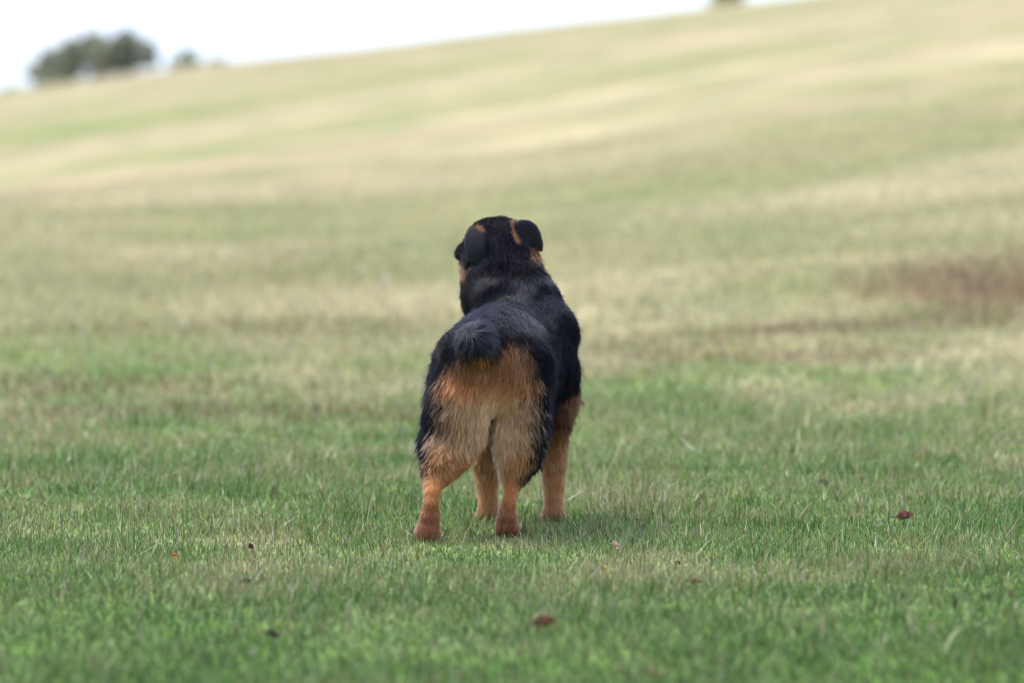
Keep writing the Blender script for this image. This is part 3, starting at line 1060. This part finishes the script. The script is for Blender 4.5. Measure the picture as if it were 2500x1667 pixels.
def tube(path, radii, k=7):
    vv, ff = [], []
    for (p, r) in zip(path, radii):
        for i in range(k):
            an = 2 * math.pi * i / k
            vv.append((p[0] + r * math.cos(an), p[1] + r * math.sin(an), p[2]))
    for j in range(len(path) - 1):
        for i in range(k):
            ff.append((j * k + i, j * k + (i + 1) % k, (j + 1) * k + (i + 1) % k, (j + 1) * k + i))
    return vv, ff

def tree(name, x, y, blobs, crown_z, label, seed, leaf=0.22, n_leaf=4200, tint=(0.055, 0.075, 0.035), cat='tree', group=None):
    """blobs: (dx, dy, z above the base, rx, rz); the leaves fill them as clumps"""
    r_ = np.random.default_rng(seed)
    g = float(ground_z(x, y))
    root = empty(name, (x, y, g))
    tag(root, label, cat, group)
    # trunk and limbs
    vv, ff = [], []
    def add(path, radii):
        v_, f_ = tube(path, radii)
        o_ = len(vv)
        vv.extend(v_); ff.extend([tuple(i + o_ for i in q) for q in f_])
    top = max(b[2] for b in blobs)
    add([(0, 0, -0.3), (0.05, 0, crown_z * 0.5), (-0.04, 0.05, crown_z), (0.05, 0, top)], [0.26, 0.20, 0.15, 0.03])
    for (dx, dy, z, rx, rz) in blobs:
        z0 = crown_z * 0.75
        add([(0, 0, z0), (dx * 0.45, dy * 0.45, z0 + (z - z0) * 0.6), (dx, dy, z)], [0.11, 0.07, 0.02])
    mesh_obj('trunk', vv, ff, M_BARK, root)
    P, S = [], []
    tot = sum(b[3] ** 2 * b[4] for b in blobs)
    for (dx, dy, z, rx, rz) in blobs:
        n = int(n_leaf * rx ** 2 * rz / tot)
        ncl_ = max(6, n // 45)
        u = r_.normal(0, 1, (ncl_, 3)); u /= np.linalg.norm(u, axis=1, keepdims=True)
        c = u * (r_.random((ncl_, 1)) ** 0.45) * np.array([rx, rx, rz]) + np.array([dx, dy, z])
        which = r_.integers(0, ncl_, n)
        P.append(c[which] + r_.normal(0, 0.16 * rx, (n, 3)))
        S.append(0.65 + 0.7 * r_.random(ncl_)[which])
    P = np.concatenate(P); S = np.concatenate(S)
    n = len(P)
    A = r_.normal(0, 1, (n, 3)); A /= np.linalg.norm(A, axis=1, keepdims=True)
    B = np.cross(A, r_.normal(0, 1, (n, 3))); B /= np.linalg.norm(B, axis=1, keepdims=True)
    h = leaf * (0.6 + 0.8 * r_.random((n, 1)))
    VV = np.stack([P - A * h, P + B * h * 0.45, P + A * h, P - B * h * 0.45], 1).reshape(-1, 3)
    LL = np.arange(4 * n)
    o = mesh_np('crown', VV, LL, np.full(n, 4), M_LEAF, parent=root, smooth_shade=False)
    C = np.array(tint) * (S * (0.7 + 0.6 * r_.random(n)))[:, None]
    point_color(o.data, 'leaf_color', np.repeat(C, 4, 0))
    return root

TREE_Y = 250.0
TD = TREE_Y + CAM_D

def sky_at(px, py, D=TD):
    return (px - 1250) / 9425.0 * D, CAM_H + (528.0 - py) / 9425.0 * D

def skyline_tree(name, cpx, blobs, crown_py, label, seed, **kw):
    """blobs: (px, py, rpx, rpy) measured on the picture, turned into metres at the tree's distance"""
    D = kw.pop('D', TD)
    y = D - CAM_D
    x, _ = sky_at(cpx, 0, D)
    g = float(ground_z(x, y))
    m = D / 9425.0
    r_ = random.Random(seed)
    bl = []
    for (px, py, rx, ry) in blobs:
        bx, bz = sky_at(px, py, D)
        bl.append((bx - x, r_.uniform(-0.5, 0.5) * rx * m, bz - g, rx * m, ry * m))
    cz = sky_at(0, crown_py, D)[1] - g
    return tree(name, x, y, bl, cz, label, seed, **kw)

OLIVE_T = (0.34, 0.35, 0.25)  # both skyline tints raised, hazy paleness put into the leaf colour
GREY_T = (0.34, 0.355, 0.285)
skyline_tree('broadleaf_tree', 118, [(92, 172, 26, 18), (120, 152, 30, 26), (148, 148, 32, 30), (112, 184, 40, 14), (165, 172, 28, 18), (150, 190, 30, 10)], 200, 'small grey-green tree at the left end of the skyline clump', 1, tint=OLIVE_T, group='trees on the skyline', n_leaf=4600)
skyline_tree('broadleaf_tree', 232, [(188, 122, 34, 30), (226, 114, 36, 32), (170, 160, 24, 20), (262, 128, 32, 36), (268, 160, 28, 22), (182, 165, 24, 20), (255, 178, 20, 10), (212, 150, 28, 14), (190, 180, 20, 10)], 190, 'wide olive-green tree in the middle of the skyline clump', 2, tint=OLIVE_T, group='trees on the skyline', n_leaf=6600)
skyline_tree('broadleaf_tree', 312, [(314, 106, 34, 28), (344, 122, 32, 32), (296, 138, 30, 28), (366, 138, 20, 26), (292, 162, 28, 16), (374, 156, 16, 12), (345, 150, 26, 14)], 176, 'tallest dark grey-green tree at the right end of the skyline clump', 3, tint=GREY_T, group='trees on the skyline', n_leaf=6600)
skyline_tree('round_bush', 455, [(455, 140, 22, 24), (436, 158, 24, 16), (478, 158, 24, 16), (455, 178, 36, 20)], 165, 'low pointed bush on the skyline right of the tree clump', 4, tint=OLIVE_T, n_leaf=3000, group='bushes on the skyline')
skyline_tree('round_bush', 538, [(538, 152, 24, 12), (535, 170, 34, 16)], 165, 'tiny flat bush top just above the hill crest, rightmost of the left skyline', 5, tint=OLIVE_T, n_leaf=2000, group='bushes on the skyline')
skyline_tree('round_bush', 28, [(28, 222, 18, 12), (26, 240, 26, 14)], 230, 'tiny bush top on the crest at the left edge of the picture', 6, tint=GREY_T, n_leaf=1600, group='bushes on the skyline')
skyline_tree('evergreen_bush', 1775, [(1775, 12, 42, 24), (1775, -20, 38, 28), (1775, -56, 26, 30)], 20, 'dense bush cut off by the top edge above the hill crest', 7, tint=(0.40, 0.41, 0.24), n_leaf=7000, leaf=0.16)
